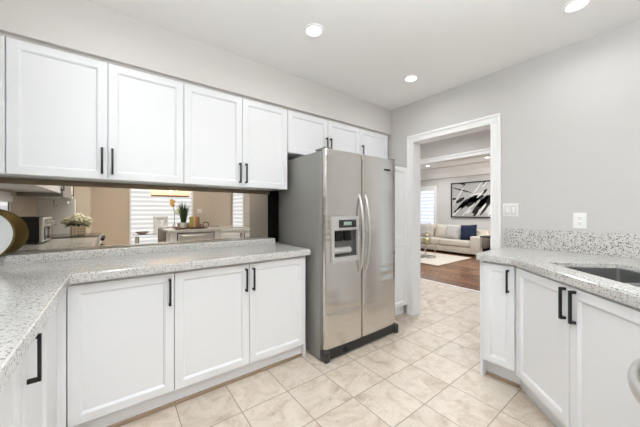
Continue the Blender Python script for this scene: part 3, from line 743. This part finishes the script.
# chandelier
t = thing('chandelier', 'rectangular crystal chandelier glowing warm over the dining table, reflected', 'chandelier', (.95, -1.75, 1.56))
g = G().box(.70, 1.19, -1.80, -1.72, 1.752, 1.768, .003)
for za, zb in ((1.745, 1.775), (1.558, 1.580)):
    g.box(.58, 1.31, -1.618, -1.60, za, zb, .003).box(.58, 1.31, -1.92, -1.902, za, zb, .003).box(.58, .598, -1.902, -1.618, za, zb, .003).box(1.292, 1.31, -1.902, -1.618, za, zb, .003)
for x in (.70, 1.17): g.box(x, x+.02, -1.902, -1.618, 1.750, 1.770, .003)
g.build('frame', 'copper', t)
g = G(); 
for i in range(25):
    x = .59+i*.71/24
    for y in (-1.61, -1.91):
        for k in range(4): g.sphere((x, y, 1.60+k*.042), .0145, 6, 4)
for i in range(10):
    y = -1.62-i*.28/9
    for x in (.59, 1.30):
        for k in range(4): g.sphere((x, y, 1.60+k*.042), .0145, 6, 4)
g.build('crystals', 'crystal', t)
for i in range(7): G().sphere((.65+i*.10, -1.62, 1.69), .018, 8, 6).build('bulb', 'bulb', t)
for x in (.75, 1.14): G().tube([(x, -1.76, 1.77), (x, -1.76, ZC-.03)], .005, 8).build('hanging_rod', 'chrome', t)
G().box(.70, 1.19, -1.80, -1.72, ZC-.03, ZC-.0005, .004).build('ceiling_plate', 'chrome', t)
l = bpy.data.lights.new('chandelier_lamp', 'POINT'); l.energy = 6; l.color = (1, .68, .38); l.shadow_soft_size = .025
lo = bpy.data.objects.new('chandelier_lamp', l); COL.objects.link(lo); lo.parent = t; lo.location = (0, 0, .11)

# ------------------------------------------------------------------ living room
t = thing('area_rug', 'pale cream rug on the dark wood floor in front of the sofa', 'rug', (6.6, 4.6, .001))
o = G().box(5.76, 7.42, 3.22, 6.0, .001, .014, .004).build('pile', 'sofa_fabric', t)
t = thing('sofa', 'cream fabric sofa with square arm under the painting', 'sofa', (8.0, 4.2, 0))
y0, y1 = 3.11, 5.45
G().box(7.66, 8.36, y0, y1, .06, .24, .02).build('base', 'sofa_fabric', t)
for a, b in ((y0, y0+.26), (y1-.3, y1)): G().box(7.64, 8.36, a, b, .062, .545, .025, 3).build('arm', 'sofa_fabric', t)
G().box(8.16, 8.37, y0, y1, .24, .70, .04, 3).build('back', 'sofa_fabric', t)
w2 = (y1-.3-y0-.26)/2
for k in range(2): G().box(7.63, 8.17, y0+.265+k*w2, y0+.255+(k+1)*w2, .243, .415, .04, 3).build('seat_cushion', 'sofa_fabric', t)
for yy in (3.75, 4.33, 4.95): G().pillow((8.10, yy, .60), (0, -1, 0), (.22, 0, 1), .60, .46, .26).build('back_cushion', 'sofa_fabric', t)
for x in (7.72, 8.3):
    for yy in (y0+.08, y1-.08): G().box(x-.025, x+.025, yy-.025, yy+.025, 0, .061).build('leg', 'rubber', t)
def cush(y, z, m, w_, label, rot=0.0, x=7.93):
    o = G().pillow((x, y, z), (0, -math.cos(rot), math.sin(rot)), (.30, math.sin(rot), math.cos(rot)), w_, w_, .17).build('throw_pillow', m); tag(o, label, 'pillow', 'pillows on the sofa')
cush(3.52, .635, 'navy', .44, 'navy blue throw pillow against the sofa arm', .09, 7.90)
cush(3.98, .625, 'patterned_fabric', .44, 'grey patterned throw pillow next to the navy pillow', -.05)
cush(4.93, .625, 'patterned_fabric', .46, 'grey patterned throw pillow behind the gold lantern, near the window', .03)
# painting
t = thing('abstract_painting', 'large black and white abstract painting in a thin black frame above the sofa', 'painting', (8.39, 3.5, 1.05))
PY0, PY1, PZ0, PZ1 = 4.245, 2.75, 1.052, 2.095
def pp(s_, v): return (PY0+(PY1-PY0)*s_, PZ0+(PZ1-PZ0)*v)
G().box(8.372, 8.3985, PY1, PY0, PZ0, PZ1).build('canvas', 'canvas', t)
g = G().box(8.355, 8.3985, PY0-.02, PY0+.012, PZ0-.012, PZ1+.012, .002).box(8.355, 8.3985, PY1-.012, PY1+.02, PZ0-.012, PZ1+.012, .002)
g.box(8.355, 8.3985, PY1, PY0, PZ0-.012, PZ0+.018, .002).box(8.355, 8.3985, PY1, PY0, PZ1-.018, PZ1+.012, .002).build('frame', 'black', t)
def strokes(L, name, m, x):
    rr = random.Random(3)
    for s0, v0, s1, v1, wd in L:
        a, b = Vector(pp(s0, v0)), Vector(pp(s1, v1)); d = (b-a); n = Vector((-d.y, d.x)).normalized()*wd*.5
        k = 7; L1 = []; L2 = []
        for i in range(k+1):
            f = i/k; w_ = .45+.7*math.sin(PI*f)*rr.uniform(.75, 1.2); c = a+d*f
            L1.append(c+n*w_); L2.append(c-n*w_*rr.uniform(.7, 1.2))
        G().prism([(p_.x, p_.y) for p_ in L1+L2[::-1]], 0, .0012, tf=lambda c: (x-c[2], c[0], c[1])).build(name, m, t)
strokes([(.02, .88, .40, .70, .035), (.18, .98, .28, .96, .05), (.28, .97, .22, .82, .03), (.02, .53, .10, .55, .05), (.10, .42, .26, .57, .10), (.06, .12, .30, .44, .10), (.12, .20, .40, .56, .13), (.30, .32, .52, .60, .20),
         (.34, .45, .62, .60, .14), (.42, .12, .70, .60, .15), (.52, .30, .74, .60, .16), (.56, .06, .76, .48, .06), (.44, .03, .52, .22, .07), (.60, .64, .68, .78, .06), (.62, .90, .66, .98, .05), (.66, .36, .80, .62, .07),
         (.80, .2, .95, .6, .12), (.85, .7, .95, .95, .04)], 'black_brush_stroke', 'ink', 8.3719)
strokes([(.03, .34, .26, .90, 0.027), (.44, .68, .58, .96, 0.024), (.60, .84, .68, .99, 0.030), (.02, .03, .20, .27, 0.036), (.22, .04, .46, .40, 0.030), (.50, .06, .66, .38, 0.030), (.36, .62, .60, .68, 0.024), (.5, .55, .62, .72, 0.036), (.30, .10, .40, .22, 0.048), (.7, .05, .9, .5, 0.030)], 'white_brush_stroke', 'paint_white', 8.3705)
# side table and lantern
t = thing('side_table', 'round chrome and glass side table on the rug in front of the sofa', 'table', (6.60, 4.05, .0145))
cx, cy, r = 6.60, 4.05, .24
circ = lambda z, rr=r: [(cx+rr*math.cos(2*PI*i/40), cy+rr*math.sin(2*PI*i/40), z) for i in range(40)]
G().tube(circ(.025), .010, 8, closed=True).build('base_ring', 'chrome', t)
G().tube(circ(.36), .011, 8, closed=True).build('top_ring', 'chrome', t)
G().lathe((cx, cy), [(0, .364), (r-.012, .364), (r-.012, .372), (0, .372)], 40).build('tabletop', 'black_glass', t)
for k in range(4):
    a = .6+k*PI/2; G().tube([(cx+r*math.cos(a), cy+r*math.sin(a), .025), (cx+r*math.cos(a), cy+r*math.sin(a), .36)], .010, 8).build('leg', 'chrome', t)
t = thing('lantern', 'gold wire lantern with a pale candle on the round side table', 'lantern', (6.62, 3.98, .3725))
lx, ly = 6.60, 4.0
g = G(); 
for k in range(6):
    a = k*PI/3; c_, s_ = math.cos(a), math.sin(a)
    g.tube([(lx+.085*c_, ly+.085*s_, .378), (lx+.095*c_, ly+.095*s_, .50), (lx+.075*c_, ly+.075*s_, .60), (lx+.01*c_, ly+.01*s_, .67)], .006, 6)
for z, rr in ((.379, .085), (.50, .095), (.60, .075)): g.tube([(lx+rr*math.cos(2*PI*i/24), ly+rr*math.sin(2*PI*i/24), z) for i in range(24)], .006, 6, closed=True)
g.build('wire_frame', 'gold', t)
G().lathe((lx, ly), [(0, .374), (.06, .374), (.06, .50), (0, .50)], 20).build('candle', 'candle', t)
# end table and lamp at the sofa's right
t = thing('end_table', 'small grey end table with a dark top beside the sofa arm', 'table', (7.92, 2.85, 0))
G().box(7.55, 8.30, 2.60, 3.08, .55, .58, .004).build('tabletop', 'dark_plastic', t)
for x in (7.58, 8.27):
    for yy in (2.63, 3.05): G().box(x-.015, x+.015, yy-.015, yy+.015, 0, .5498).build('leg', 'chrome', t)
G().box(7.57, 8.28, 2.62, 3.06, .14, .165).build('shelf', 'dark_plastic', t)
t = thing('table_lamp', 'table lamp with a pale shade beside the sofa, half hidden by the door casing', 'lamp', (8.05, 2.84, .581))
G().lathe((8.05, 2.84), [(0, .581), (.07, .581), (.07, .595), (.015, .61), (.02, .68), (.012, .70), (.012, .72), (0, .72)], 20).build('base', 'chrome', t)
G().lathe((8.05, 2.84), [(.15, .70), (.12, .92), (.118, .92), (.148, .70)], 28).build('lamp_shade', 'paper', t)
l = bpy.data.lights.new('table_lamp_bulb', 'POINT'); l.energy = 32; l.color = (1, .95, .88); l.shadow_soft_size = .03
lo = bpy.data.objects.new('table_lamp_bulb', l); COL.objects.link(lo); lo.parent = t; lo.location = (0, 0, .24)

for o in C.objects:
    if '_w' in o.keys(): del o['_w']
